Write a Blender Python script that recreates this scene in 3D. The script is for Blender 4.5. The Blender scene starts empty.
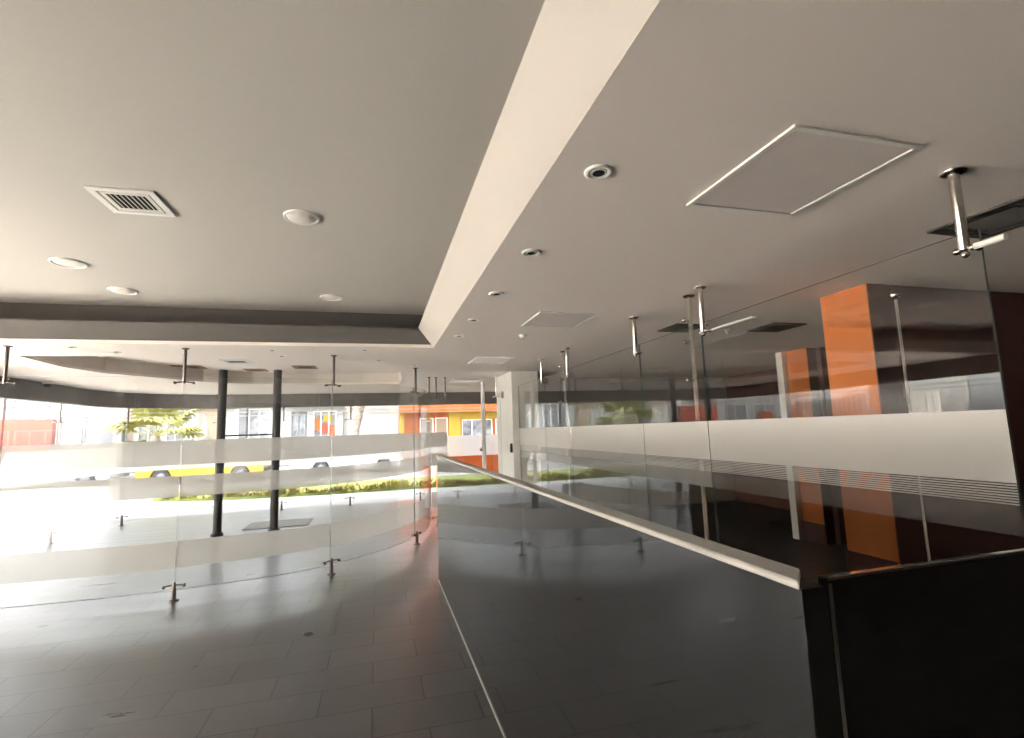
import bpy, bmesh, math, random
from mathutils import Vector, Matrix
random.seed(7)
PI = math.pi
S = bpy.context.scene
COL = S.collection

# ------------------------------------------------------------------ materials
MATS = {}
def nt(name):
    m = bpy.data.materials.new(name); m.use_nodes = True
    t = m.node_tree; t.nodes.clear()
    out = t.nodes.new('ShaderNodeOutputMaterial')
    MATS[name] = m
    return m, t, out
def pbr(name, col, rough=0.5, metal=0.0, noise=0.0, nscale=8.0, ior=1.5, bump=0.0, bscale=200.0, coat=0.0, spec=None):
    m, t, out = nt(name)
    b = t.nodes.new('ShaderNodeBsdfPrincipled')
    b.inputs['Base Color'].default_value = (*col, 1); b.inputs['Roughness'].default_value = rough
    b.inputs['Metallic'].default_value = metal; b.inputs['IOR'].default_value = ior
    if spec is not None: b.inputs['Specular IOR Level'].default_value = spec
    if coat: b.inputs['Coat Weight'].default_value = coat; b.inputs['Coat Roughness'].default_value = .05
    tc = t.nodes.new('ShaderNodeTexCoord')
    if noise:
        n = t.nodes.new('ShaderNodeTexNoise'); n.inputs['Scale'].default_value = nscale; n.inputs['Detail'].default_value = 5
        r = t.nodes.new('ShaderNodeValToRGB')
        r.color_ramp.elements[0].position = .3; r.color_ramp.elements[1].position = .7
        r.color_ramp.elements[0].color = (*[c * (1 - noise) for c in col], 1)
        r.color_ramp.elements[1].color = (*[min(1, c * (1 + noise)) for c in col], 1)
        t.links.new(tc.outputs['Object'], n.inputs['Vector']); t.links.new(n.outputs['Fac'], r.inputs['Fac'])
        t.links.new(r.outputs['Color'], b.inputs['Base Color'])
    if bump:
        n2 = t.nodes.new('ShaderNodeTexNoise'); n2.inputs['Scale'].default_value = bscale; n2.inputs['Detail'].default_value = 3
        bp = t.nodes.new('ShaderNodeBump'); bp.inputs['Strength'].default_value = bump; bp.inputs['Distance'].default_value = .01
        t.links.new(tc.outputs['Object'], n2.inputs['Vector']); t.links.new(n2.outputs['Fac'], bp.inputs['Height'])
        t.links.new(bp.outputs['Normal'], b.inputs['Normal'])
    t.links.new(b.outputs['BSDF'], out.inputs['Surface'])
    return m
def schlick(t, f0=.04):
    lw = t.nodes.new('ShaderNodeLayerWeight'); lw.inputs['Blend'].default_value = .5
    p = t.nodes.new('ShaderNodeMath'); p.operation = 'POWER'; p.inputs[1].default_value = 5
    a = t.nodes.new('ShaderNodeMath'); a.operation = 'MULTIPLY_ADD'; a.inputs[1].default_value = 1 - f0; a.inputs[2].default_value = f0
    t.links.new(lw.outputs['Facing'], p.inputs[0]); t.links.new(p.outputs[0], a.inputs[0])
    return a.outputs[0]
def glass(name, tint=(.97, .975, .965), f0=.04):
    m, t, out = nt(name)
    tr = t.nodes.new('ShaderNodeBsdfTransparent'); tr.inputs['Color'].default_value = (*tint, 1)
    g = t.nodes.new('ShaderNodeBsdfGlossy'); g.inputs['Roughness'].default_value = 0.0; g.inputs['Color'].default_value = (1, 1, 1, 1)
    mx = t.nodes.new('ShaderNodeMixShader')
    t.links.new(schlick(t, f0), mx.inputs['Fac']); t.links.new(tr.outputs[0], mx.inputs[1]); t.links.new(g.outputs[0], mx.inputs[2])
    t.links.new(mx.outputs[0], out.inputs['Surface'])
    return m
def film(name, col=(.86, .85, .82), clear=.12, transl=.5):
    m, t, out = nt(name)
    tl = t.nodes.new('ShaderNodeBsdfTranslucent'); tl.inputs['Color'].default_value = (*col, 1)
    df = t.nodes.new('ShaderNodeBsdfDiffuse'); df.inputs['Color'].default_value = (*col, 1)
    tr = t.nodes.new('ShaderNodeBsdfTransparent')
    m1 = t.nodes.new('ShaderNodeMixShader'); m1.inputs['Fac'].default_value = 1 - transl
    m2 = t.nodes.new('ShaderNodeMixShader'); m2.inputs['Fac'].default_value = clear
    t.links.new(tl.outputs[0], m1.inputs[1]); t.links.new(df.outputs[0], m1.inputs[2])
    t.links.new(m1.outputs[0], m2.inputs[1]); t.links.new(tr.outputs[0], m2.inputs[2])
    t.links.new(m2.outputs[0], out.inputs['Surface'])
    return m
def floor_mat(name, c1, c2, mortar, bw, rh, ms, rough, off=(0, 0, 0)):
    m, t, out = nt(name)
    tc = t.nodes.new('ShaderNodeTexCoord'); mp = t.nodes.new('ShaderNodeMapping'); mp.inputs['Location'].default_value = off
    br = t.nodes.new('ShaderNodeTexBrick')
    br.inputs['Scale'].default_value = 1; br.inputs['Brick Width'].default_value = bw; br.inputs['Row Height'].default_value = rh
    br.inputs['Mortar Size'].default_value = ms; br.inputs['Mortar Smooth'].default_value = .3; br.offset = .5
    br.inputs['Color1'].default_value = (*c1, 1); br.inputs['Color2'].default_value = (*c2, 1); br.inputs['Mortar'].default_value = (*mortar, 1)
    t.links.new(tc.outputs['Object'], mp.inputs[0]); t.links.new(mp.outputs[0], br.inputs['Vector'])
    n = t.nodes.new('ShaderNodeTexNoise'); n.inputs['Scale'].default_value = 2; n.inputs['Detail'].default_value = 3
    mp2 = t.nodes.new('ShaderNodeMapping'); mp2.inputs['Scale'].default_value = (.6, 4, 1)
    t.links.new(tc.outputs['Object'], mp2.inputs[0]); t.links.new(mp2.outputs[0], n.inputs['Vector'])
    mixc = t.nodes.new('ShaderNodeMix'); mixc.data_type = 'RGBA'; mixc.blend_type = 'OVERLAY'; mixc.inputs['Factor'].default_value = .15
    t.links.new(br.outputs['Color'], mixc.inputs['A']); t.links.new(n.outputs['Color'], mixc.inputs['B'])
    b = t.nodes.new('ShaderNodeBsdfPrincipled')
    hs = t.nodes.new('ShaderNodeHueSaturation'); hs.inputs['Saturation'].default_value = .25
    t.links.new(mixc.outputs['Result'], hs.inputs['Color']); t.links.new(hs.outputs[0], b.inputs['Base Color'])
    rr = t.nodes.new('ShaderNodeMapRange'); rr.inputs['To Min'].default_value = rough[0]; rr.inputs['To Max'].default_value = rough[1]
    t.links.new(n.outputs['Fac'], rr.inputs['Value']); t.links.new(rr.outputs[0], b.inputs['Roughness'])
    bp = t.nodes.new('ShaderNodeBump'); bp.inputs['Strength'].default_value = .25; bp.inputs['Distance'].default_value = .002
    ad = t.nodes.new('ShaderNodeMath'); ad.operation = 'MULTIPLY'; ad.inputs[1].default_value = -1.0
    t.links.new(br.outputs['Fac'], ad.inputs[0])
    t.links.new(ad.outputs[0], bp.inputs['Height']); t.links.new(bp.outputs[0], b.inputs['Normal'])
    t.links.new(b.outputs[0], out.inputs['Surface'])
    return m
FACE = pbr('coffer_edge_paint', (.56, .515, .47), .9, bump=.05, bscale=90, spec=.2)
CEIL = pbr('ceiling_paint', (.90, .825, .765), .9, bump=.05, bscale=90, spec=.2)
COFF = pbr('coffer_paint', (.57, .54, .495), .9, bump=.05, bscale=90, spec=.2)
FLOOR = floor_mat('grey_porcelain_tile', (.054, .045, .038), (.068, .058, .05), (.016, .0145, .013), .61, .305, .006, (.24, .36), (.33, .10, 0))
PAVE = floor_mat('pale_paving', (.25, .245, .24), (.275, .27, .265), (.19, .185, .18), .8, .8, .008, (.6, .8))
ROAD = pbr('asphalt', (.20, .195, .19), .85, noise=.15, nscale=3)
KERB = pbr('kerb_concrete', (.4, .39, .37), .8, noise=.06)
GLASS = glass('clear_glass')
EDGE = pbr('glass_edge', (.22, .27, .25), .2, noise=.05)
FILM = film('frosted_film', (.70, .69, .67), .13, .55)
FILMR = film('frosted_film_counter', (.84, .83, .80), .10, .3)
GLINT = film('glass_glint', (.95, .94, .92), 0.0, .9)  # pale colour stands in for light caught by the glass edge
FINE = film('fine_dotted_film', (.80, .79, .76), .52, .35)
FINER = film('sparse_dotted_film', (.80, .79, .76), .78, .35)
STRIPE = film('grey_stripe_film', (.6, .58, .55), .35, .5)
STEEL = pbr('brushed_steel', (.62, .59, .54), .22, 1.0, noise=.06, nscale=30)
DSTEEL = pbr('dark_steel', (.16, .135, .12), .35, .9, noise=.1, nscale=30)  # on the glass rods the dark tone carries their backlit look
BLACKM = pbr('black_enamel', (.025, .025, .027), .6, noise=.2, nscale=20)
POLISH = pbr('polished_black_stone', (.012, .012, .0125), .035, ior=1.7, noise=.3, nscale=60)
TOPST = pbr('polished_black_top', (.012, .012, .012), .05, ior=1.22, noise=.3, nscale=60)
TRIM = pbr('satin_aluminium', (.40, .385, .355), .5, .2, noise=.04, nscale=15)
WHITEP = pbr('white_paint', (.82, .80, .76), .5, noise=.03)
WHITEG = pbr('white_gloss_panel', (.80, .775, .74), .3, noise=.02)
PINKP = pbr('panel_paint', (.76, .69, .655), .6, noise=.02)
DARKP = pbr('dark_cavity', (.02, .018, .016), .8, noise=.2)
BEAM = pbr('charcoal_fascia', (.16, .152, .148), .5, noise=.12, nscale=2)
RECW = pbr('recess_edge_paint', (.7, .645, .59), .9, noise=.02)
LIP = pbr('shaded_lip_paint', (.16, .15, .138), .9, noise=.02)  # dark tone puts the shade of lip and cove into the paint
ORANGEP = pbr('orange_paint', (.62, .175, .035), .55, noise=.04)
BROWNW = pbr('dark_red_brown_wall', (.11, .046, .034), .6, noise=.2, nscale=3)
WALLP = pbr('white_wall_paint', (.84, .80, .75), .85, noise=.02)
GREYW = pbr('taupe_wall', (.28, .255, .23), .8, noise=.05)
VENTW = pbr('white_vent_metal', (.86, .84, .79), .4, noise=.02)
SPK = pbr('speaker_mesh', (.84, .80, .74), .7, bump=.3, bscale=900)
RED = pbr('coral_red_wall', (0.374, 0.068, 0.041), .8, noise=.05)
OWHITE = pbr('pale_render', (.42, .415, .40), .85, noise=.06)
BOUNCE = pbr('white_bounce', (.86, .85, .82), .85, noise=.03)
GRILLE = pbr('dark_grille_metal', (.07, .064, .058), .6, noise=.05)
OGREY = pbr('grey_render', (0.150, 0.150, 0.160), .8, noise=.06)
OBEIGE = pbr('beige_render', (0.340, 0.252, 0.177), .85, noise=.06)
OORANGE = pbr('shop_orange', (0.422, 0.095, 0.010), .6, noise=.04)
ORED = pbr('vivid_orange_paint', (.92, .19, .03), .6, noise=.03)
OYELLOW = pbr('shop_yellow', (0.422, 0.272, 0.014), .6, noise=.04)
SHOPW = pbr('shop_window_glass', (.22, .225, .24), .1, noise=.6, nscale=2.5)
TAXI = pbr('taxi_yellow', (0.449, 0.272, 0.010), .3, coat=.5, noise=.02)
CARW = pbr('car_white', (.85, .85, .85), .3, coat=.5, noise=.02)
CARG = pbr('car_grey', (.25, .25, .27), .3, coat=.5, noise=.02)
CARGL = pbr('car_glass', (.05, .055, .06), .06, noise=.2)
TYRE = pbr('tyre_rubber', (.03, .03, .03), .8, noise=.2)
LEAFY = pbr('palm_leaf', (.24, .235, .04), .5, noise=.45, nscale=3)
GRASS = pbr('turf', (0.150, 0.190, 0.041), .8, noise=.4, nscale=2)
GRASSB = pbr('groundcover_leaf', (.23, .205, .045), .6, noise=.45, nscale=3)
BARK = pbr('bark', (.30, .25, .21), .9, noise=.4, nscale=6, bump=.8, bscale=12)
PINKB = pbr('pink_block', (0.340, 0.258, 0.224), .9, noise=.1)

# ------------------------------------------------------------------ mesh building
class MB:
    def __init__(s): s.v = []; s.f = []; s.mi = []; s.sm = []
    def add(s, vs, fs, mi=0, smooth=False):
        o = len(s.v); s.v += [tuple(p) for p in vs]
        for f in fs: s.f.append(tuple(i + o for i in f)); s.mi.append(mi); s.sm.append(smooth)
        return s
    def box(s, x0, x1, y0, y1, z0, z1, mi=0, M=None):
        vs = [Vector((x, y, z)) for z in (z0, z1) for y in (y0, y1) for x in (x0, x1)]
        if M: vs = [M @ v for v in vs]
        return s.add(vs, [(0, 2, 3, 1), (4, 5, 7, 6), (0, 1, 5, 4), (2, 6, 7, 3), (0, 4, 6, 2), (1, 3, 7, 5)], mi)
    def lathe(s, c, prof, seg=20, mi=0, M=None, smooth=True):
        # prof: list of (r, z); closed with caps where r>0 at the ends
        vs = []; n = len(prof)
        for r, z in prof:
            for k in range(seg):
                a = 2 * PI * k / seg; v = Vector((r * math.cos(a), r * math.sin(a), z))
                if M: v = M @ v
                vs.append(v + Vector(c))
        fs = [(i * seg + k, i * seg + (k + 1) % seg, (i + 1) * seg + (k + 1) % seg, (i + 1) * seg + k) for i in range(n - 1) for k in range(seg)]
        s.add(vs, fs, mi, smooth)
        if prof[0][0] > 0: s.add(vs[:seg], [tuple(reversed(range(seg)))], mi)
        if prof[-1][0] > 0: s.add(vs[-seg:], [tuple(range(seg))], mi)
        return s
    def tube(s, a, b, r0, r1=None, seg=12, mi=0):
        a = Vector(a); b = Vector(b); r1 = r0 if r1 is None else r1; d = b - a
        M = d.to_track_quat('Z', 'Y').to_matrix()
        return s.lathe(a, [(r0, 0), (r1, d.length)], seg, mi, M)
    def ball(s, c, r, seg=12, rings=8, sc=(1, 1, 1), mi=0):
        pr = [(max(1e-5, r * math.sin(PI * i / rings)), -r * math.cos(PI * i / rings)) for i in range(rings + 1)]
        M = Matrix.Diagonal((*sc,))
        return s.lathe(c, pr, seg, mi, M)
    def prism(s, poly, z0, z1, mi=0):
        n = len(poly)
        vs = [(x, y, z0) for x, y in poly] + [(x, y, z1) for x, y in poly]
        fs = [tuple(reversed(range(n))), tuple(range(n, 2 * n))] + [(i, (i + 1) % n, n + (i + 1) % n, n + i) for i in range(n)]
        return s.add(vs, fs, mi)
    def tilt(s, rise, run):
        s.v = [(x, y, z + rise * x / run) for x, y, z in s.v]; return s
    def extr(s, prof, axis, a0, a1, mi=0):
        # prof: 2D outline in the two other axes, extruded along axis from a0 to a1
        n = len(prof)
        def P(u, v, w): return {'X': (w, u, v), 'Y': (u, w, v)}[axis]
        vs = [P(u, v, a0) for u, v in prof] + [P(u, v, a1) for u, v in prof]
        return s.add(vs, [tuple(reversed(range(n))), tuple(range(n, 2 * n))] + [(i, (i + 1) % n, n + (i + 1) % n, n + i) for i in range(n)], mi)
    def build(s, name, mats, parent=None, loc=None, bevel=0.0, rotz=None, sub=0):
        me = bpy.data.meshes.new(name); o0 = Vector(loc) if loc else Vector((0, 0, 0))
        me.from_pydata([tuple(Vector(v) - o0) for v in s.v], [], s.f)
        for m in (mats if isinstance(mats, (list, tuple)) else [mats]): me.materials.append(m)
        for p, i, q in zip(me.polygons, s.mi, s.sm): p.material_index = i; p.use_smooth = q
        bm = bmesh.new(); bm.from_mesh(me); bmesh.ops.recalc_face_normals(bm, faces=bm.faces); bm.to_mesh(me); bm.free()
        o = bpy.data.objects.new(name, me); COL.objects.link(o); o.location = o0
        if rotz is not None: o.rotation_euler.z = rotz
        if parent: o.parent = parent
        if bevel:
            b = o.modifiers.new('bevel', 'BEVEL'); b.width = bevel; b.segments = 2; b.limit_method = 'ANGLE'
        return o
def tag(o, label, cat, group=None, kind=None):
    o['label'] = label; o['category'] = cat
    if group: o['group'] = group
    if kind: o['kind'] = kind
    return o
def empty(name, loc, label, cat, group=None, rz=0):
    o = bpy.data.objects.new(name, None); COL.objects.link(o); o.location = loc; o.rotation_euler.z = rz
    o.empty_display_size = .1
    return tag(o, label, cat, group)
def struct(o):
    o['kind'] = 'structure'; return o
def copy_tree(o, parent=None):
    c = o.copy(); COL.objects.link(c)
    if parent: c.parent = parent
    for ch in list(o.children): copy_tree(ch, c)
    return c

# ------------------------------------------------------------------ key dimensions (metres)
ZC = 2.575            # lower ceiling
ZH = 3.06             # raised ceiling inside the big coffer
XE = 0.63             # coffer's long edge, in line with the counter front
YL = 5.70             # coffer's far lip
CZ = 1.346            # counter top
GX = 2.262            # counter glass plane

# ------------------------------------------------------------------ room shell
def plain_floor():
    return MB().box(-5.4, 7.4, -3.2, 12.45, -.12, 0).build('floor', FLOOR)
struct(plain_floor())
# facade line: straight on the left, a quarter turn, straight at the front
def facade(off=0.0, n=14):
    cx, cy, r = -3.35, 10.5, 1.8 - off
    pts = [(-5.15 + off, -3.0 + 0 * off), (-5.15 + off, 10.5)]
    for k in range(1, n): 
        a = PI - (PI / 2) * k / n; pts.append((cx + r * math.cos(a), cy + r * math.sin(a)))
    pts += [(-3.35, 12.3 - off), (4.6, 12.3 - off)]
    return pts
def ribbon(pts, th, z0, z1, close_mat=0, side_mat=0):
    n = len(pts); nor = []
    for i in range(n):
        a = Vector(pts[max(0, i - 1)]); b = Vector(pts[min(n - 1, i + 1)]); d = (b - a).normalized(); nor.append(Vector((-d.y, d.x)))
    L = [Vector(p) + nrm * th / 2 for p, nrm in zip(pts, nor)]; Rr = [Vector(p) - nrm * th / 2 for p, nrm in zip(pts, nor)]
    mb = MB(); vs = []
    for l, r in zip(L, Rr): vs += [(l.x, l.y, z0), (l.x, l.y, z1), (r.x, r.y, z0), (r.x, r.y, z1)]
    for i in range(n - 1):
        a, b = 4 * i, 4 * i + 4
        mb.add([vs[a], vs[a + 1], vs[b], vs[b + 1]], [(0, 1, 3, 2)], side_mat)
        mb.add([vs[a + 2], vs[a + 3], vs[b + 2], vs[b + 3]], [(0, 2, 3, 1)], side_mat)
        mb.add([vs[a + 1], vs[a + 3], vs[b + 1], vs[b + 3]], [(0, 1, 3, 2)], close_mat)
        mb.add([vs[a], vs[a + 2], vs[b], vs[b + 2]], [(0, 2, 3, 1)], close_mat)
    e = 4 * (n - 1)
    mb.add([vs[0], vs[1], vs[2], vs[3]], [(0, 2, 3, 1)], close_mat)
    mb.add([vs[e], vs[e + 1], vs[e + 2], vs[e + 3]], [(0, 1, 3, 2)], close_mat)
    # weld so that the solid is closed
    key = {}; nv = []; mp = []
    for v in mb.v:
        k = tuple(round(c, 5) for c in v)
        if k not in key: key[k] = len(nv); nv.append(v)
        mp.append(key[k])
    mb.f = [tuple(mp[i] for i in f) for f in mb.f]; mb.v = nv
    return mb
# lower ceiling with the crescent recess cut out
rec = [(-3.80, 6.59), (-2.7, 6.56), (-1.60, 6.55), (-1.0, 6.58), (-.54, 6.66), (-.20, 6.85), (-.03, 7.02), (.13, 7.27), (.26, 7.58), (.36, 8.1), (.42, 8.8), (.42, 10.0),
       (-.2, 10.05), (-.87, 10.05), (-1.6, 10.0), (-2.18, 9.86), (-2.86, 9.45), (-3.38, 8.68), (-3.72, 8.2), (-3.86, 7.5)]
def ceiling_with_hole(outer, hole, z0, z1):
    bm = bmesh.new()
    def loop(p): 
        vs = [bm.verts.new((x, y, z0)) for x, y in p]
        return [bm.edges.new((vs[i], vs[(i + 1) % len(vs)])) for i in range(len(vs))]
    es = loop(outer) + loop(hole)
    bmesh.ops.triangle_fill(bm, use_beauty=True, edges=es)
    g = bmesh.ops.extrude_face_region(bm, geom=list(bm.faces))
    bmesh.ops.translate(bm, verts=[v for v in g['geom'] if isinstance(v, bmesh.types.BMVert)], vec=(0, 0, z1 - z0))
    bmesh.ops.recalc_face_normals(bm, faces=bm.faces)
    me = bpy.data.meshes.new('ceiling'); bm.to_mesh(me); bm.free(); me.materials.append(CEIL)
    o = bpy.data.objects.new('ceiling', me); COL.objects.link(o); return o
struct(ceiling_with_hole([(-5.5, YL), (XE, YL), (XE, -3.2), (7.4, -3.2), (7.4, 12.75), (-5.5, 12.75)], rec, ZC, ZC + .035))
recess_top = 2.79
o = MB().box(-4.2, .75, 6.5, 10.4, recess_top, recess_top + .04).build('ceiling_recess', CEIL); struct(o)
rw = ribbon(rec + [rec[0]], .02, ZC + .034, recess_top + .001).build('trim_recess', RECW); struct(rw)
# big coffer
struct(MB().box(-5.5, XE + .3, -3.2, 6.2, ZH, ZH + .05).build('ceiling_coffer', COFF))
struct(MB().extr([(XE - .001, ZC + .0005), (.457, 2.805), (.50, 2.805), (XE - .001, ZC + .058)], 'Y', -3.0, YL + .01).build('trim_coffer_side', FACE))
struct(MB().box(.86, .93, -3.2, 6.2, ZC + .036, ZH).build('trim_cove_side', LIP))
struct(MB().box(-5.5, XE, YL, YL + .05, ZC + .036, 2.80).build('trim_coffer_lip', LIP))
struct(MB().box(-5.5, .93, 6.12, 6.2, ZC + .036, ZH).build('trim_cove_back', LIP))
struct(MB().box(-5.6, 7.5, -3.3, 12.85, ZH + .05, ZH + .35).build('roof', GREYW))
# walls
struct(MB().box(-5.3, 7.4, -3.2, -3.0, 0, ZH).build('wall_back', GREYW))
struct(MB().box(7.2, 7.4, -3.2, 12.6, 0, ZC).build('wall_right', BROWNW))
struct(MB().box(2.62, 7.2, 9.0, 9.15, 0, ZC).build('wall_far', GREYW))
struct(MB().box(4.6, 7.2, 12.2, 12.45, 0, ZC).build('wall_front', GREYW))
struct(MB().box(-5.4, -5.05, -3.0, -.92, 0, ZH).build('wall_left', WALLP))
struct(MB().box(-5.5, -5.42, -3.2, 6.2, ZC - .02, ZH + .05).build('wall_left_upper', GREYW))
# dark fascia above the outer glass
struct(ribbon(facade(.0), .14, 2.275, ZC).build('trim_fascia', BEAM))
# white pillar where the counter glass ends
struct(MB().box(2.16, 2.62, 7.93, 9.02, 0, ZC).build('wall_pillar', WHITEP))

# partitions and orange end pillars behind the counter glass
def orange_pillar(x0, x1, y0, y1, label, ph=.62):
    e = empty('orange_pillar', (x0, y0, 0), label, 'pillar', 'orange pillars behind the tall glass screen')
    MB().box(0, x1 - x0, 0, y1 - y0, 0, ZC).build('shaft', ORANGEP, e, bevel=.004)
    MB().box(-.012, x1 - x0, .002, y1 - y0 + .012, 0, ph).build('plinth', BROWNW, e)
    MB().box(0, x1 - x0, -.008, 0, 0, ZC).build('dark_side', BROWNW, e)  # thin dark brown sheet over the near side of the orange shaft
    return e
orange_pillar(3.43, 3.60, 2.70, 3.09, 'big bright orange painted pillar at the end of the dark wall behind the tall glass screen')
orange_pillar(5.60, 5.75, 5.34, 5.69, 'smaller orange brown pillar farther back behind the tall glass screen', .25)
struct(MB().box(3.60, 7.2, 2.70, 2.80, 0, ZC).build('wall_partition', BROWNW))
struct(MB().box(5.75, 7.2, 5.26, 5.34, 0, ZC).build('wall_inner', BROWNW))
tag(MB().box(5.52, 5.62, 5.69, 5.80, 0, ZC).build('door_jamb', WHITEP, bevel=.004), 'pale narrow jamb beside the smaller orange brown pillar behind the glass', 'door jamb')
# slim pole by the dark wall
e = empty('slim_pole', (3.56, 2.60, 0), 'slim steel pole in front of the dark wall right of the big orange pillar', 'pole')
MB().lathe((0, 0, 0), [(.045, 0), (.045, .012), (.012, .02), (.012, 2.44), (.012, 2.45)], 14).build('shaft', STEEL, e)
MB().ball((0, 0, 2.47), .04, 14, 10).build('cap', STEEL, e)

# ------------------------------------------------------------------ glass helpers
def polyline_sub(fn, a, b, n): return [fn(a + (b - a) * i / n) for i in range(n + 1)]
def normals(pts):
    out = []
    for i in range(len(pts)):
        a = Vector(pts[max(0, i - 1)]); b = Vector(pts[min(len(pts) - 1, i + 1)]); d = (b - a).normalized(); out.append(Vector((-d.y, d.x)))
    return out
def sheet(pts, off, z0, z1):
    mb = MB(); ns = normals(pts); vs = []
    for p, n in zip(pts, ns):
        q = Vector(p) + n * off; vs += [(q.x, q.y, z0), (q.x, q.y, z1)]
    mb.add(vs, [(2 * i, 2 * i + 1, 2 * i + 3, 2 * i + 2) for i in range(len(pts) - 1)], 0, True)
    return mb
def glass_panel(pts, z0, z1, bands, off, label, group, th=.012, fm=FILM, stripes=(), glint=False, fine=None, finem=None):
    c = Vector(pts[len(pts) // 2])
    e = empty('glass_screen', (c.x, c.y, z0), label, 'glass screen', group)
    loc = [(p[0] - c.x, p[1] - c.y) for p in pts]
    ribbon(loc, th, 0, z1 - z0, 1, 0).build('pane', [GLASS, EDGE], e)
    for a, b in bands: sheet(loc, off, a - z0, b - z0).build('frosted_band', fm, e)
    if fine: sheet(loc, off, fine[0] - z0, fine[1] - z0).build('dotted_band', finem or FINE, e)
    if glint: ribbon(loc, .013, -.004, 0, 0, 0).build('edge_glint', GLINT, e)  # white strip added to draw the lit lower edge of the glass
    if stripes:
        mb = MB()
        for a, b in stripes:
            q = sheet(loc, off, a - z0, b - z0); mb.add(q.v, q.f, 0, True)
        mb.build('stripe_film', stripes_mat, e)
    return e
stripes_mat = FILMR
def trim_ends(pts, gap):
    a, b = Vector(pts[0]), Vector(pts[1]); d = (b - a).normalized(); p0 = a + d * gap
    a2, b2 = Vector(pts[-1]), Vector(pts[-2]); d2 = (b2 - a2).normalized(); p1 = a2 + d2 * gap
    return [tuple(p0)] + list(pts[1:-1]) + [tuple(p1)]

# hanger rod: drawn at its joint; 'd' points from the rod towards the glass
def hanger_rod(p, ztop, zbot, d, label, group, mat=STEEL, r=.019, pins=(0,), spread=.07, tail=None):
    e = empty('hanger_rod', (p[0], p[1], ztop), label, 'hanger rod', group)
    L = ztop - zbot
    MB().lathe((0, 0, 0), [(r * 2.3, 0), (r * 2.3, -.006), (r * 1.8, -.012), (r, -.014)], 20).build('flange', mat, e)
    MB().lathe((0, 0, 0), [(r, -.006), (r, -L), (r * .8, -L - .006)], 16).build('rod', mat, e)
    d = Vector((d[0], d[1], 0)).normalized(); t = Vector((-d.y, d.x, 0))
    for pz in pins:
        z = -L + pz
        mb = MB()
        for s in (-1, 1):
            q = t * (spread * s); mb.tube((0, 0, z + .012), (q.x, q.y, z), .007, .007, 10)
            mb.ball((q.x, q.y, z), .014, 12, 8); k = q + d * .034
            mb.tube((q.x, q.y, z), (k.x, k.y, z), .009, .009, 10); mb.ball((k.x, k.y, z), .013, 12, 8)
        mb.build('clamp', mat, e)
    return e
def floor_foot(p, d, label, group, z=0.0, h=.185, mat=DSTEEL):
    e = empty('floor_clamp', (p[0], p[1], z), label, 'glass clamp foot', group)
    MB().lathe((0, 0, 0), [(.050, 0), (.050, .008), (.040, .014), (.022, .018)], 20).build('base', mat, e)
    MB().lathe((0, 0, 0), [(.024, .012), (.021, .10), (.014, h - .01), (.010, h)], 14).build('post', mat, e)
    d = Vector((d[0], d[1], 0)).normalized(); t = Vector((-d.y, d.x, 0))
    for s in (-1, 1):
        q = t * (.088 * s); k = q + d * .034; mb = MB()
        mb.tube((0, 0, h - .03), (q.x, q.y, h - .036), .0075, .006, 10); mb.ball((q.x, q.y, h - .036), .012)
        mb.tube((q.x, q.y, h - .036), (k.x, k.y, h - .036), .008, .008, 10)
        mb.ball((q.x - d.x * .012, q.y - d.y * .012, h - .042), .016, 12, 8); mb.build('clamp_arm', mat, e)
    return e

# ------------------------------------------------------------------ inner curved glass screen
ctrl = [(-6.4, 5.98), (-5.0, 5.96), (-3.50, 5.95), (-1.98, 5.98), (-.53, 6.39), (.53, 7.56), (.90, 8.85), (.98, 9.9)]
def cr(i, u):
    p0, p1, p2, p3 = [Vector(ctrl[k]) for k in (i - 1, i, i + 1, i + 2)]
    return tuple(.5 * ((2 * p1) + (p2 - p0) * u + (2 * p0 - 5 * p1 + 4 * p2 - p3) * u * u + (3 * p1 - p0 - 3 * p2 + p3) * u ** 3))
IN_B = ((1.345, 1.60), (1.02, 1.235), (.31, .575))
lab = {1: 'curved glass panel with three frosted bands at the far left edge of the picture',
       2: 'curved frosted band glass panel left of the dark rod nearest the black posts',
       3: 'wide curved frosted band glass panel standing in front of the two black posts',
       4: 'curved frosted band glass panel turning away, right of the black posts',
       5: 'narrow looking last panel of the curved glass, tinted orange beside the counter end'}
for i in range(1, 6):
    pts = trim_ends([cr(i, k / 10) for k in range(11)], .005)
    glass_panel(pts, .10, 2.275, IN_B, .0075, lab[i], 'curved glass screen panels', glint=True)
glass_panel([(.915, 8.86), (1.06, 8.86), (1.20, 8.86)], .10, 2.275, IN_B, .0075, 'short straight glass panel closing the curved screen at the doorway', 'doorway glass panels')
glass_panel([(1.86, 8.70), (2.0, 8.70), (2.15, 8.70)], .10, 2.275, (), .0075, 'short clear glass panel between the white post and the white pillar', 'doorway glass panels')
for i, rl, fl in ((2, 'dark hanger rod at the top of the far left glass joint', None),
              (3, 'dark hanger rod left of the two black posts', 'dark T shaped clamp foot nearest the left edge, under the curved glass'),
              (4, 'dark hanger rod right of the two black posts', 'dark T shaped clamp foot under the middle joint of the curved glass'),
              (5, 'dark hanger rod over the orange tinted end of the curved glass', 'dark T shaped clamp foot on the orange glow at the end of the curved glass')):
    p = Vector(ctrl[i]); d = Vector(ctrl[i + 1]) - Vector(ctrl[i - 1]); n = Vector((-d.y, d.x)).normalized(); q = p - n * .034
    hanger_rod(q, ZC, 2.205, n, rl, 'hanger rods of the curved glass', mat=DSTEEL, r=.016, spread=.085)
    floor_foot(q, n, fl or 'dark T shaped clamp foot at the far left glass joint', 'clamp feet of the curved glass')
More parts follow.
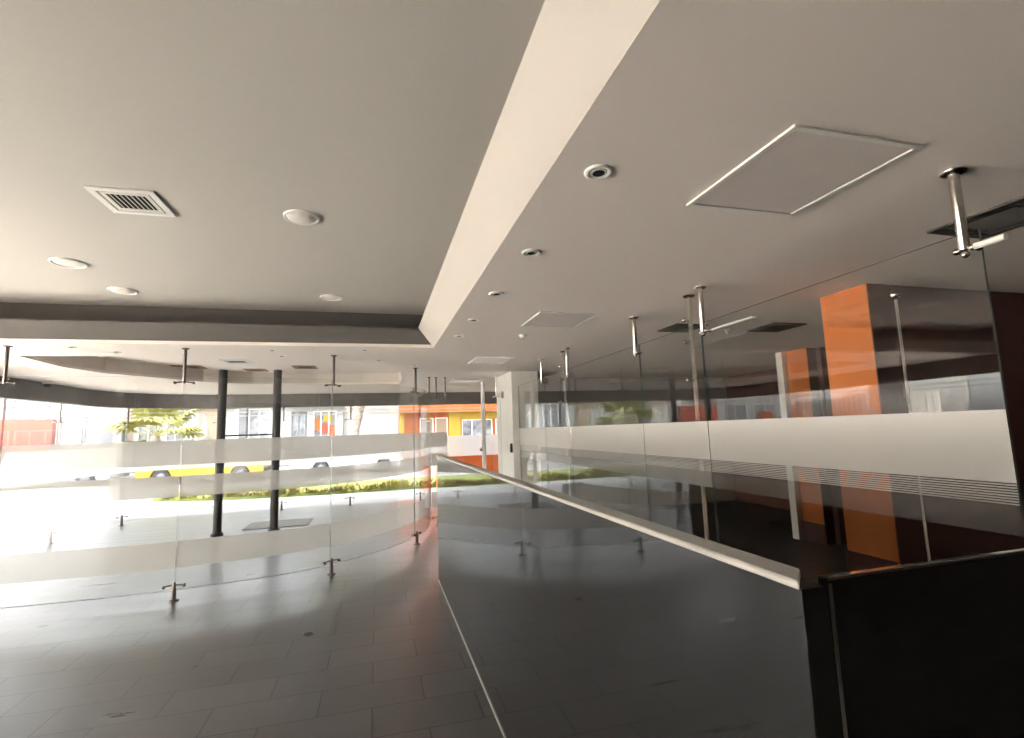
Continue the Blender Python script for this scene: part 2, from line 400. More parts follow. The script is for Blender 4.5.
for p, d, l in (((.885, 8.80), (1, .3), 'dark thin hanger rod at the far corner of the curved glass'),
                ((1.01, 8.825), (0, 1), 'dark thin hanger rod over the short panel, middle of three'),
                ((1.17, 8.825), (0, 1), 'dark thin hanger rod at the doorway edge of the short panel')):
    hanger_rod(p, ZC, 2.20, d, l, 'hanger rods at the doorway', mat=DSTEEL, r=.014, spread=.03)
hanger_rod((2.07, 8.665), ZC, 2.20, (0, 1), 'short rod over the clear panel left of the white pillar', 'hanger rods at the doorway', mat=STEEL, r=.014, spread=.05)
for x, l in ((1.02, 'dark small clamp foot under the short straight panel'), (2.0, 'small clamp foot under the clear panel beside the white pillar')):
    floor_foot((x, 8.826 if x < 1.5 else 8.666), (0, 1), l, 'clamp feet at the doorway')
e = empty('door_post', (1.81, 8.62, 0), 'slim white post with a small round knob in the doorway left of the white pillar', 'post')
MB().lathe((0, 0, 0), [(.036, 0), (.036, 2.44), (.03, 2.46)], 18).build('shaft', WHITEP, e)
MB().ball((-.045, -.01, 1.28), .035, 14, 8).build('knob', STEEL, e)
e = empty('wall_handset', (2.145, 8.0, 1.23), 'small black wedge shaped handset on the face of the white pillar', 'handset')
MB().extr([(-.03, 0), (.03, .0), (.035, .03), (.015, .14), (.0, .15), (-.012, .14)], 'X', -.02, .015).build('body', BLACKM, e, bevel=.006)
MB().box(-.026, -.018, -.01, .012, .03, .09).build('button_plate', DSTEEL, e)
tag(MB().box(2.13, 2.16, 8.45, 8.53, 2.16, 2.28).build('wall_mount_clamp', STEEL, bevel=.004), 'small steel block high on the white pillar beside the clear glass', 'clamp')

# ------------------------------------------------------------------ two black posts and the rail between them
for x, l in ((-2.58, 'left one of two slim black posts behind the curved glass'), (-1.71, 'right one of two slim black posts behind the curved glass')):
    e = empty('black_post', (x, 9.55, 0), l, 'post', 'black posts behind the curved glass')
    MB().lathe((0, 0, 0), [(.066, .006), (.066, recess_top)], 24).build('shaft', BEAM if False else BLACKM, e)
    MB().lathe((0, 0, 0), [(.095, 0), (.095, .03), (.08, .05), (.067, .06)], 24).build('base_flange', BLACKM, e)
tag(MB().tube((-2.51, 9.55, 1.655), (-1.78, 9.55, 1.655), .014).build('rail', BLACKM), 'thin dark rail joining the two black posts at eye height', 'rail')

# ------------------------------------------------------------------ outer glass facade
def seg_pts(a, b, n=1): return [(a[0] + (b[0] - a[0]) * k / n, a[1] + (b[1] - a[1]) * k / n) for k in range(n + 1)]
OUT_B = ((1.0, 1.50),)
OSTR = ((2.17, 2.195), (2.085, 2.11))
stripes_mat = STRIPE
def arc(a0, a1, n=8): return [(-3.35 + 1.8 * math.cos(a0 + (a1 - a0) * k / n), 10.5 + 1.8 * math.sin(a0 + (a1 - a0) * k / n)) for k in range(n + 1)]
og = 'outer facade glass panels'
outer = [(seg_pts((-5.15, -.9), (-5.15, 4.3), 3), 'long outer glass panel of the left facade beside the viewer'),
         (seg_pts((-5.15, 4.3), (-5.15, 7.15), 2), 'outer glass panel of the left facade seen reflected right of the grey column'),
         (seg_pts((-5.15, 7.75), (-5.15, 10.0), 2), 'outer glass panel at the left edge in front of the red wall'),
         ([(-5.15, 10.0), (-5.15, 10.5)] + arc(PI, PI * .80)[1:], 'curved outer glass panel in front of the white gates'),
         (arc(PI * .80, PI * .5), 'curved outer glass panel at the left corner in front of the palm'),
         (seg_pts((-3.35, 12.3), (-2.05, 12.3), 2), 'outer glass panel behind the left black post'),
         (seg_pts((-2.05, 12.3), (-.60, 12.3), 2), 'outer glass panel just right of the black posts, before the tree trunk'),
         (seg_pts((-.60, 12.3), (1.0, 12.3), 2), 'outer glass panel in front of the orange shop corner'),
         (seg_pts((1.0, 12.3), (4.58, 12.3), 2), 'wide outer glass panel beyond the doorway in front of the orange shop')]
for pts, l in outer:
    glass_panel(trim_ends(pts, .006), .06, 2.275, OUT_B, -.0075, l, og, stripes=OSTR)
struct(MB().box(-5.3, -5.02, 7.15, 7.75, 0, 2.275).build('wall_column', OGREY))
rods_o = [((-5.15, 10.0), (-1, 0), 'of the outer row before the white gates'), ((-4.806, 11.558), (-.8, .6), 'left of the palm'),
          ((-3.35, 12.3), (-.1, 1), 'right of the palm'), ((-2.05, 12.3), (0, 1), 'between the two black posts'),
          ((-.60, 12.3), (0, 1), 'in front of the tree trunk'), ((1.0, 12.3), (0, 1), 'seen past the end of the curved glass')]
for p, d, l in rods_o:
    n = Vector(d).normalized(); q = Vector(p) - n * .034
    e = hanger_rod(q, 2.275, 1.96, n, 'short dark rod of the outer facade ' + l, 'outer facade hanger rods', mat=DSTEEL, r=.016, spread=.12)
    floor_foot(q, n, 'small dark clamp foot ' + l, 'outer facade clamp feet', h=.2)

# ------------------------------------------------------------------ low black partition
e = empty('low_partition', (.65, .676, 0), 'low polished black partition with a pale metal cap, reflecting the curved glass', 'partition')
MB().box(0, .048, .0, 4.99, 0, CZ - .014).build('long_panel', POLISH, e)
MB().box(.0485, 2.30, .002, .014, 0, CZ).build('end_panel', POLISH, e)
st = MB()
prof = [(-.006, CZ - .012), (-.006, CZ - .003), (-.002, CZ + .001), (.046, CZ + .003), (.050, CZ + .001), (.050, CZ - .012)]
st.extr(prof, 'Y', -.002, 5.0)
st.v = [(x, y + (x + .006) * .95 if y < 1 else y, z) for x, y, z in st.v]   # mitred near end
st.build('metal_cap', TRIM, e, bevel=.002)
MB().box(-.001, .047, .003, 4.985, CZ - .015, CZ - .012).build('shadow_joint', DARKP, e)
MB().box(.055, .060, -.001, .002, 0.02, CZ - .01).build('corner_seam', DSTEEL, e)
MB().box(-.006, 0, .02, 4.97, 0, .008).build('base_strip', TRIM, e)
MB().box(.055, 2.3, .0, .002, CZ - .004, CZ + .0005).build('end_trim', DSTEEL, e)

# ------------------------------------------------------------------ tall glass screen behind the low partition
stripes_mat = FILMR
GZ0 = .012; GZ1 = 2.325
sr = []
z = 1.266
for k in range(8):
    sr.append((z, z + .0055)); z += .010
cj = [1.305, 3.05, 3.94, 5.66, 6.58, 7.92]
cl = ['largest, nearest panel of the tall glass screen, in front of the orange pillars', 'narrow tall glass panel between the tall pole and the single rod',
      'tall glass panel left of the single rod, reflecting the palm', 'narrow tall glass panel just right of the leftmost rod of the tall screen',
      'farthest panel of the tall glass screen, next to the white pillar']
for i in range(5):
    pts = seg_pts((GX + .012, cj[i] + .004), (GX + .012, cj[i + 1] - .004), 2)
    glass_panel(pts, GZ0, GZ1, ((z, 1.618),), .0075, cl[i], 'tall glass screen panels', fm=FILMR, stripes=sr, fine=(1.155, 1.262), finem=FINER if i == 0 else None)
RX = GX - .026
hg = 'steel hanger rods of the tall glass screen'
for y, l in ((1.345, 'big polished steel hanger rod nearest on the right, with a clamp at the glass corner'), (2.98, 'short steel hanger rod just right of the tall steel pole'),
             (3.94, 'single steel hanger rod left of the tall steel pole'), (5.60, 'short steel rod, right one of the far pair'), (6.58, 'leftmost and farthest steel hanger rod of the tall glass screen')):
    e = hanger_rod((RX, y), ZC, 2.25, (1, 0), l, hg, spread=.028)
    MB().ball((0, 0, -.345), .015, 12, 8).build('end_knob', STEEL, e)
    if y < 2: MB().tube((.0, -.02, -.325), (.0, -.135, -.325), .012, .014, 12).build('clamp_bar', WHITEG, e)
for y, l in ((3.205, 'tall steel pole with three clamps behind the glass, the nearer of two'), (5.87, 'tall steel pole with clamps behind the glass, the farther of two')):
    e = empty('glass_door_pole', (GX + .038, y, 0), l, 'pole', 'tall poles of the glass screen')
    L = ZC
    MB().lathe((0, 0, 0), [(.03, 0), (.03, .01), (.017, .014), (.017, L - .014)], 16).build('shaft', STEEL, e)
    MB().lathe((0, 0, 0), [(.017, L - .016), (.04, L - .01), (.045, L)], 20).build('flange', STEEL, e)
    for zz in (2.385, 2.215, 1.93):
        MB().tube((0, 0, zz), (-.055, 0, zz), .009).ball((-.057, 0, zz), .017).build('clamp', STEEL, e)

# ------------------------------------------------------------------ things on the ceilings
def downlight(x, y, z, label, group, r=.056):
    e = empty('downlight', (x, y, z), label, 'downlight', group)
    k = r / .056
    MB().lathe((0, 0, 0), [(.056 * k, 0), (.054 * k, -.006), (.046 * k, -.010), (.036 * k, -.006), (.034 * k, -.001)], 28).build('trim_ring', VENTW, e)
    MB().lathe((0, 0, -.004), [(.033 * k, .004), (.033 * k, -.002), (.026 * k, -.003)], 24).build('lamp_cup', WHITEG, e)
    MB().lathe((0, 0, -.0075), [(.0235 * k, .001), (.0235 * k, -.0005), (.018 * k, -.001)], 24).build('lamp', DARKP, e)
    return e
dg = 'downlights along the coffer edge'
for x, y, l in ((.82, 1.64, 'recessed downlight in the lower ceiling nearest the viewer, left of the access panel'), (.825, 2.52, 'recessed downlight second in the row along the coffer edge'),
                (.825, 3.36, 'recessed downlight third in the row, left of the middle access panel'), (.82, 4.21, 'recessed downlight fourth in the row along the coffer edge'),
                (.81, 4.97, 'farthest small recessed downlight by the coffer corner')):
    downlight(x, y, ZC, l, dg)
for x, y, l in ((-2.99, 5.93, 'tiny downlight above the left curved glass, nearest the coffer lip'), (-2.75, 6.26, 'tiny downlight above the left curved glass, behind the first'),
                (-2.08, 6.27, 'tiny downlight right of the rod left of the black posts'), (-1.14, 6.0, 'tiny downlight over the black posts near the coffer lip'),
                (-1.11, 6.42, 'tiny downlight over the right black post near the crescent recess'), (-.14, 5.9, 'tiny downlight near the coffer corner left of the beam'),
                (.02, 6.75, 'tiny downlight left of the rod over the orange tinted glass'), (.52, 7.2, 'tiny downlight right of the crescent recess end')):
    downlight(x, y, ZC, l, 'small downlights over the curved glass', .05)
def access_panel(x0, x1, y0, y1, label, m=PINKP):
    cx, cy = (x0 + x1) / 2, (y0 + y1) / 2; a, b = (x1 - x0) / 2, (y1 - y0) / 2
    e = empty('ceiling_hatch', (cx, cy, ZC), label, 'ceiling panel', 'square access panels in the lower ceiling')
    fr = MB(); w = .022
    fr.box(-a, a, -b, -b + w, -.010, 0).box(-a, a, b - w, b, -.010, 0).box(-a, -a + w, -b + w, b - w, -.010, 0).box(a - w, a, -b + w, b - w, -.010, 0)
    fr.build('frame', WHITEP, e, bevel=.002)
    MB().box(-a + w + .004, a - w - .004, -b + w + .004, b - w - .004, -.006, 0).build('panel', m, e)
    return e
access_panel(1.33, 1.90, 1.22, 1.82, 'large square access panel in the ceiling left of the nearest steel rod')
access_panel(1.31, 1.86, 3.84, 4.40, 'square access panel in the ceiling, second from the viewer')
access_panel(1.27, 1.78, 6.38, 7.02, 'bright square panel in the ceiling in front of the white pillar', WHITEG)
access_panel(1.38, 1.94, 9.15, 9.75, 'bright ceiling panel beyond the doorway', WHITEG)
access_panel(1.30, 1.95, 10.35, 11.0, 'farthest bright ceiling panel near the fascia', WHITEG)
e = empty('smoke_detector', (1.46, 4.85, ZC), 'small white smoke detector behind the second access panel', 'smoke detector')
MB().lathe((0, 0, 0), [(.042, 0), (.042, -.012), (.034, -.022), (.018, -.032), (.008, -.034)], 20).build('body', WHITEP, e)
MB().lathe((0, 0, -.033), [(.007, 0), (.007, -.01)], 10).build('sensor', DARKP, e)
def square_vent(cx, cy, z, s, label, group, n=7, m=VENTW, name='ceiling_vent'):
    e = empty(name, (cx, cy, z), label, 'vent', group)
    a = s / 2; fr = MB(); w = .045 * s / .4
    def frame(mb, a, w, z0, z1):
        mb.box(-a, a, -a, -a + w, z0, z1).box(-a, a, a - w, a, z0, z1).box(-a, -a + w, -a + w, a - w, z0, z1).box(a - w, a, -a + w, a - w, z0, z1)
    frame(fr, a, w, -.012, 0); fr.build('frame', m, e, bevel=.003)
    f2 = MB(); frame(f2, a - w - .012, .02, -.010, -.002); f2.build('inner_frame', m, e)
    MB().box(-a + w, a - w, -a + w, a - w, -.0015, 0).build('duct', DARKP, e)
    b = a - w - .04
    for k in range(n):
        x = -b + 2 * b * (k + .5) / n
        M = Matrix.Translation((x, 0, -.008)) @ Matrix.Rotation(math.radians(38), 4, 'Y')
        MB().box(-.010, .010, -b, b, -.0015, .0015, 0, M).build('slat', m, e)
    return e
square_vent(-1.443, 3.375, ZH, .35, 'white square air vent with slats in the raised coffer ceiling', None)
def speaker(x, y, r, dome, label):
    e = empty('ceiling_speaker', (x, y, ZH), label, 'ceiling speaker', 'round speakers in the coffer ceiling')
    MB().lathe((0, 0, 0), [(r, 0), (r, -.008), (r * .95, -.014), (r * .86, -.012), (r * .85, -.004)], 40).build('rim', VENTW, e)
    MB().lathe((0, 0, 0), [(r * .85, -.003), (r * .80, -.006 - dome * .3), (r * .5, -.008 - dome * .85), (r * .2, -.008 - dome), (.001, -.008 - dome)], 40).build('grille', SPK, e)
speaker(-0.490, 3.410, 0.114, .022, 'round white domed speaker right of the square air vent')
speaker(-2.413, 4.669, 0.122, .004, 'round flat speaker at the far left of the coffer ceiling')
speaker(-2.378, 5.473, 0.122, .016, 'round white speaker near the coffer lip on the left')
speaker(-0.472, 5.438, 0.114, .008, 'round speaker near the coffer lip, toward the beam')
rg = 'fittings in the crescent recess'
square_vent(-2.96, 9.1, recess_top, .42, 'dark square vent in the crescent recess left of the black posts', rg, 6, OBEIGE)
square_vent(-2.1, 8.45, recess_top, .40, 'pale square vent in the crescent recess between the black posts', rg, 6)
square_vent(-2.05, 9.5, recess_top, .34, 'small tan vent deep in the crescent recess between the black posts', rg, 5, OBEIGE)
square_vent(-1.2, 9.1, recess_top, .38, 'reddish square vent in the crescent recess right of the black posts', rg, 6, OBEIGE)
e = empty('recess_light', (-3.5, 8.6, recess_top), 'round white ceiling light at the left of the crescent recess', 'ceiling light', rg)
MB().lathe((0, 0, 0), [(.14, 0), (.14, -.01), (.12, -.02), (.001, -.022)], 30).build('disc', WHITEP, e)
e = empty('security_camera', (-4.93, 9.25, ZC), 'small white dome security camera under the ceiling at far left', 'camera')
MB().lathe((0, 0, 0), [(.065, 0), (.065, -.03), (.055, -.045)], 20).build('housing', WHITEP, e)
MB().lathe((0, 0, -.045), [(.05, 0), (.046, -.02), (.03, -.04), (.001, -.05)], 20).build('dome', BLACKM, e)
bg = 'dark grilles in the ceiling behind the tall glass screen'
square_vent(3.02, 1.64, ZC, .42, 'dark ceiling grille behind the nearest steel rod at the right edge', bg, 6, GRILLE, 'ceiling_grille')
square_vent(4.0, 4.16, ZC, .40, 'dark ceiling grille seen through the glass left of the big orange pillar', bg, 6, GRILLE, 'ceiling_grille')
square_vent(2.98, 4.3, ZC, .36, 'dark ceiling grille behind the tall steel pole', bg, 6, GRILLE, 'ceiling_grille')
e = empty('linear_light', (3.37, 4.1, ZC), 'thin white linear light fitting in the ceiling behind the glass', 'ceiling light')
MB().box(-.025, .025, -.35, .35, -.012, 0).build('housing', WHITEP, e, bevel=.002)
MB().box(-.018, .018, -.34, .34, -.016, -.011).build('diffuser', WHITEG, e)
e = empty('sprinkler', (3.55, 4.35, ZC), 'small white ceiling sprinkler behind the glass left of the dark grille', 'sprinkler')
MB().lathe((0, 0, 0), [(.03, 0), (.03, -.008), (.012, -.012), (.012, -.04)], 16).build('cup', WHITEP, e)
MB().lathe((0, 0, -.04), [(.004, 0), (.022, -.004), (.022, -.007)], 14).build('deflector', WHITEP, e)

# floor fittings
e = empty('floor_drain', (-.54, 4.57, 0), 'small round dark drain in the grey floor in front of the curved glass', 'drain')
MB().lathe((0, 0, 0), [(.045, 0), (.045, .004), (.036, .005)], 24).build('rim', DSTEEL, e)
MB().lathe((0, 0, 0), [(.036, .003), (.036, .0055)], 24).build('cover', BLACKM, e)
e = empty('entrance_mat', (-1.75, 10.3, 0), 'ribbed grey entrance mat on the bright floor behind the black posts', 'mat')
MB().box(-.55, .55, -.4, .4, 0, .008).build('backing', OGREY, e)
mb = MB()
for k in range(20): mb.box(-.53, .53, -.39 + k * .04, -.37 + k * .04, .008, .013)
mb.build('ribs', DSTEEL, e)

# ------------------------------------------------------------------ outdoors
def gslab(name, poly, z0, z1, m): return struct(MB().prism(poly, z0, z1).build(name, m))
gslab('ground', [(-60, -12), (60, -12), (60, 60), (-60, 60)], -.4, -.125, ROAD)
gslab('sidewalk', [(-40, 6), (-5.4, 6), (-5.4, 12.45), (24, 12.45), (24, 18.6), (-40, 18.6)], -.125, -.02, PAVE)
gslab('sidewalk_far', [(-40, 26.4), (40, 26.4), (40, 29.9), (-40, 29.9)], -.125, .02, PAVE)
gslab('kerb', [(-40, 18.6), (24, 18.6), (24, 18.8), (-40, 18.8)], -.125, .03, KERB)
gslab('kerb_far', [(-40, 26.2), (40, 26.2), (40, 26.4), (-40, 26.4)], -.125, .05, KERB)
gslab('bounce_terrace', [(-14, -1.5), (-5.42, -1.5), (-5.42, 7.0), (-14, 7.0)], -.02, -.012, BOUNCE)  # white ground added out of view to bounce sunlight onto the ceiling
# planting strip
lawn = [(-5.9, 15.9), (-5.0, 15.4), (-3.6, 15.0), (-1.5, 14.9), (1.0, 14.95), (9, 15.3), (9, 17.9), (-4.6, 17.9), (-5.6, 17.2)]
tag(MB().prism(lawn, -.02, .05).build('lawn', GRASS), 'strip of sunny green lawn outside beyond the glass', 'grass', kind='stuff')
mb = MB()
def near_edge(x):
    for (a, b), (c, d) in zip(lawn[:5], lawn[1:6]):
        if a <= x <= c: return b + (d - b) * (x - a) / (c - a)
    return 15
for k in range(5200):
    x = random.uniform(-5.6, 7.5)
    clump = .5 + .5 * math.sin(x * 3.1) * math.sin(x * 1.3 + 1)
    y = near_edge(x) + abs(random.gauss(0, .35)) + .02
    h = random.uniform(.06, .22) * (.6 + .8 * clump); w = random.uniform(.015, .04); a = random.uniform(0, 2 * PI); l = random.uniform(.02, .12)
    c, s_ = math.cos(a), math.sin(a)
    mb.add([(x - w * s_, y + w * c, .03), (x + w * s_, y - w * c, .03), (x + l * c + w * .8 * s_, y + l * s_ - w * .8 * c, h * .7), (x + 1.6 * l * c, y + 1.6 * l * s_, h), (x + l * c - w * .8 * s_, y + l * s_ + w * .8 * c, h * .7)], [(0, 1, 2, 3, 4)])
tag(mb.build('groundcover', GRASSB), 'low yellow green leafy plants along the near edge of the lawn', 'plants', kind='stuff')

e = empty('low_wall', (1.52, 13.3, -.02), 'vivid orange low wall outside the doorway, left of the white pillar', 'wall')
MB().box(0, 3.2, 0, .2, 0, .99).build('wall', ORED, e, bevel=.01); MB().box(-.02, 3.22, -.02, .22, .99, 1.02).build('coping', ORED, e, bevel=.005)
# palm
e = empty('fan_palm', (-10.0, 26.9, .02), 'short fan palm with sunlit yellow green fronds across the street', 'palm')
MB().lathe((0, 0, 0), [(.22, 0), (.19, .4), (.17, 1.2), (.2, 1.7), (.12, 1.95)], 14).build('trunk', BARK, e)
def frond(az, el, L, sz):
    mb = MB(); d = Vector((math.cos(az) * math.cos(el), math.sin(az) * math.cos(el), math.sin(el)))
    u = Vector((0, 0, 1)).cross(d).normalized(); w = d.cross(u)
    p0 = Vector((0, 0, 1.8)); p1 = p0 + d * L
    mb.tube(p0, p1, .018, .012, 6)
    n = 17
    for i in range(n):
        t = -1.9 + 3.8 * i / (n - 1); dr = d * math.cos(t) + u * math.sin(t)
        l = sz * (1 - .12 * abs(t)); sd = -d * math.sin(t) + u * math.cos(t)
        a = p1; b = p1 + dr * l * .55 + w * .06; c = p1 + dr * l + Vector((0, 0, -.22 * l))
        wd = .075
        mb.add([a, b + sd * wd, c, b - sd * wd], [(0, 1, 2, 3)])
    return mb
for k in range(22):
    az = k * 2.399; el = math.radians([65, 40, 20, 5, -15][k % 5] + random.uniform(-6, 6))
    frond(az, el, random.uniform(1.0, 1.5), random.uniform(.95, 1.2)).build('frond', LEAFY, e)

# cars
def car(x, y, col, label, name, L=4.5, H=1.45, flip=False):
    e = empty(name, (x, y, -.125), label, 'car', None, PI if flip else 0)
    h = L / 2; k = H / 1.45
    side = [(-h, .30), (-h, .62 * k), (-h + .12, .84 * k), (-h + .75, .90 * k), (-h + 1.35, 1.40 * k), (-h + 2.0, H), (-h + 2.75, 1.42 * k), (h - 1.05, .96 * k), (h - .2, .80 * k), (h, .60 * k), (h, .30), (h - .35, .22)]
    wx = (-h + .85, h - .85)
    low = []
    for cx in wx:
        low.append([(cx + .37 * math.cos(a), .30 + .37 * math.sin(a)) for a in [i * PI / 8 for i in range(9)]])
    bottom = [(h - .35, .22)] + low[1] + low[0] + [(-h + .3, .22)]
    outl = side[:-1] + bottom
    MB().extr([(u, v) for u, v in outl], 'Y', -.83, .83).build('body', col, e)
    for s in (-1, 1):
        w = MB(); yy = s * .835
        def q(pl): 
            n = len(pl); vs = [(a, yy - .01 * s, b) for a, b in pl] + [(a, yy + .006 * s, b) for a, b in pl]
            w.add(vs, [tuple(range(n)), tuple(range(n, 2 * n))] + [(i, (i + 1) % n, n + (i + 1) % n, n + i) for i in range(n)])
        q([(-h + .95, .93 * k), (-h + 1.42, 1.34 * k), (-h + 2.05, 1.39 * k), (-h + 2.05, .93 * k)])
        q([(-h + 2.12, .93 * k), (-h + 2.12, 1.39 * k), (-h + 2.7, 1.36 * k), (h - 1.25, .96 * k)])
        w.build('side_window', CARGL, e)
    MB().box(-h + .01, -h + .03, -.7, .7, .45, .55).build('rear_bumper', BLACKM, e)
    MB().box(h - .02, h + .01, -.7, .7, .34, .5).build('front_bumper', BLACKM, e)
    for cx in wx:
        for s in (-1, 1):
            M = Matrix.Rotation(PI / 2, 4, 'X')
            wh = MB().lathe((cx, s * .70, .31), [(.02, -.1), (.29, -.1), (.31, -.07), (.31, .07), (.29, .1), (.02, .1)], 24, 0, M.to_3x3()).build('wheel', TYRE, e)
            MB().lathe((cx, s * .70, .31), [(.02, -.105), (.16, -.103), (.16, .103), (.02, .105)], 20, 0, M.to_3x3()).build('hubcap', OGREY, wh)
    return e
car(-6.75, 23.4, TAXI, 'bright yellow taxi on the street seen through the gap in the frosted bands', 'taxi')
car(-12.6, 24.6, CARG, 'low dark grey car on the street left of the yellow taxi', 'car', flip=True)
car(-1.05, 24.6, CARW, 'white car on the street behind the right part of the curved glass', 'car', 4.4, 1.42)

# street facades (front planes at y = 30)
Y0 = 30.0
def block(name, x0, x1, z1, m, label, cat, depth=4, y=Y0, z0=0.0):
    e = empty(name, (x0, y, 0.02), label, cat)
    MB().box(0, x1 - x0, 0, depth, 0, z1).build('wall', m, e)
    return e
def win(e, x0, x1, z0, z1, fm=WHITEP, gm=SHOPW, bars=1):
    w = MB(); t = .06
    w.box(x0, x1, -.06, 0, z0, z0 + t).box(x0, x1, -.06, 0, z1 - t, z1).box(x0, x0 + t, -.06, 0, z0 + t, z1 - t).box(x1 - t, x1, -.06, 0, z0 + t, z1 - t)
    for k in range(bars):
        c = x0 + (x1 - x0) * (k + 1) / (bars + 1); w.box(c - .025, c + .025, -.06, 0, z0 + t, z1 - t)
    f = w.build('window', fm, e); MB().box(x0 + t, x1 - t, -.02, -.005, z0 + t, z1 - t).build('pane', gm, f); return f
e = block('red_building', -18.6, -15.65, 2.85, RED, 'low coral red wall across the street at the left edge', 'wall', 3)
e = block('corner_shop', -30, -18.7, 4.5, OWHITE, 'white corner shop with orange signs left of the coral red wall, seen mirrored', 'shop', 4, 30.2)
for x0, x1 in ((.5, 2.6), (3.2, 5.4), (6.2, 8.2), (8.8, 10.8)): win(e, x0, x1, .6, 2.9)
for x0 in (1.0, 3.6, 6.6): MB().box(x0, x0 + 1.2, -.08, -.02, 1.6, 2.3).build('sign', OORANGE, e)
# white louvre fence above the red wall
e = empty('louvre_screen', (-17.3, 29.6, 2.88), 'white horizontal louvre screen above the coral red wall', 'screen')
for x in (0, 1.45): MB().box(x - .04, x + .04, .35, .45, 0, 2.2).build('post', OGREY, e)
for k in range(7): MB().box(-.05, 1.5, .33, .37, .05 + k * .3, .22 + k * .3).build('slat', OWHITE, e)
e = block('breeze_block_house', -15.6, -12.6, 5.5, PINKB, 'pinkish breeze block house behind the white gates', 'building', 4, 31.2)
mb = MB()
for r in range(4):
    for k in range(13):
        x = .2 + k * .2; zz = 2.95 + r * .24; mb.box(x, x + .12, -.04, 0, zz, zz + .12)
mb.build('breeze_blocks', OWHITE, e)
MB().box(0, 3, -.15, 0, 4.2, 4.4).build('cornice', OWHITE, e)
for x0, x1, l in ((-15.25, -14.4, 'white sheet metal gate right of the coral red wall'), (-14.2, -13.5, 'narrower white metal gate with a small handle, left of the grey cabinet')):
    e = empty('gate', (x0, 30.0, .02), l, 'gate', 'white gates across the street')
    MB().box(0, x1 - x0, 0, .06, 0, 2.85).build('leaf', OWHITE, e); MB().box(-.14, -.02, -.02, .1, 0, 2.95).build('post', OGREY, e)
    MB().box(x1 - x0 - .2, x1 - x0 - .1, -.03, 0, 1.75, 1.87).build('handle', OGREY, e)
e = empty('grey_cabinet', (-13.4, 29.6, .02), 'tall grey metal cabinet left of the palm', 'cabinet')
MB().box(0, .95, 0, .5, 0, 2.55).build('body', OGREY, e, bevel=.03)
for k in range(2): MB().box(.04 + k * .45, .46 + k * .45, -.02, 0, .1, 2.45).build('door', OGREY, e)
e = block('white_building', -12.4, -4.75, 6.5, OWHITE, 'long white building behind the palm with grey framed windows', 'building', 5, 30.6)
for x0, x1 in ((.2, 1.2), (1.5, 2.4), (4.8, 5.0), (5.5, 6.6)): win(e, x0, x1, 1.2, 3.2, WHITEP)
MB().box(3.05, 4.3, -.1, 0, 0, 3.3).build('beige_panel', OBEIGE, e)
MB().box(5.1, 5.45, -.4, 0, 0, 3.6).build('pier', OGREY, e)
for k in range(3): MB().box(0, 7.6, -.25, 0, 3.25 + k * .45, 3.4 + k * .45).build('ledge', OGREY, e)
e = empty('closed_parasol', (-8.68, 29.3, .02), 'white closed parasol standing right of the palm', 'parasol')
MB().lathe((0, 0, 0), [(.03, 0), (.03, 3.0)], 10).build('pole', OGREY, e)
MB().lathe((0, 0, 1.0), [(.10, 0), (.22, .3), (.2, .9), (.1, 1.5), (.03, 1.85)], 14).build('canopy', OWHITE, e)
MB().lathe((0, 0, 0), [(.3, 0), (.3, .06), (.04, .1)], 16).build('base', OGREY, e)
tag(MB().lathe((-9.2, 29.2, .02), [(.07, 0), (.06, 4.6), (.05, 4.65)], 12).build('street_pole', OWHITE), 'plain white street pole directly right of the palm', 'pole')
e = block('shop', -4.75, -1.9, 5.5, OWHITE, 'shop with red, orange and yellow window display left of the tree trunk', 'shop', 4, 30.2)
win(e, .1, .9, .5, 3.0, OGREY, SHOPW, 1); win(e, 1.25, 2.5, .4, 3.0, WHITEP, SHOPW, 2)
for x0, x1, z0, z1, m in ((1.35, 1.6, 1.9, 2.6, OORANGE), (1.72, 2.05, 1.7, 2.3, RED), (1.8, 2.3, 2.4, 2.8, OYELLOW), (2.12, 2.4, 1.5, 2.2, OORANGE)):
    MB().box(x0, x1, -.05, -.02, z0, z1).build('poster', m, e)
MB().box(0, 2.85, -.5, 0, 3.2, 3.5).build('awning', OWHITE, e)
e = empty('street_tree', (-1.28, 27.2, .02), 'thick grey brown tree trunk with rough bark across the street', 'tree')
mb = MB(); 
pv = [(0, 0, 0, .42), (.03, 0, .8, .32), (.12, .02, 1.8, .29), (.3, .05, 2.8, .30), (.5, .05, 3.6, .27), (.8, .1, 4.8, .2)]
seg = 12; vs = []
for x, y, z_, r in pv:
    for k in range(seg): a = 2 * PI * k / seg; rr = r * (1 + .12 * math.sin(3 * a + z_ * 2)); vs.append((x + rr * math.cos(a), y + rr * math.sin(a), z_))
mb.add(vs, [(i * seg + k, i * seg + (k + 1) % seg, (i + 1) * seg + (k + 1) % seg, (i + 1) * seg + k) for i in range(len(pv) - 1) for k in range(seg)], 0, True)
mb.build('trunk', BARK, e)
MB().tube((.15, 0, 2.2), (-.6, .1, 4.2), .17, .09).build('branch', BARK, e)
mb = MB()
for k in range(1500):
    c = Vector((random.uniform(-1.6, 1.9), random.uniform(-1.2, 1.6), random.gauss(6, .6))); a = Vector((random.uniform(-1, 1), random.uniform(-1, 1), random.uniform(-1, 1))).normalized() * .2
    b = a.orthogonal().normalized() * .1; mb.add([c - a, c + b, c + a, c - b], [(0, 1, 2, 3)])
mb.build('foliage', LEAFY, e)
e = block('blank_building', -1.9, 1.25, 6, OWHITE, 'blank sunlit white building between the tree trunk and the orange shop', 'building', 4, 30.4)
win(e, .5, 1.0, .8, 2.2, WHITEP, OWHITE, 1)
MB().box(0, 3.15, -.08, 0, 0, .5).build('plinth', OGREY, e)
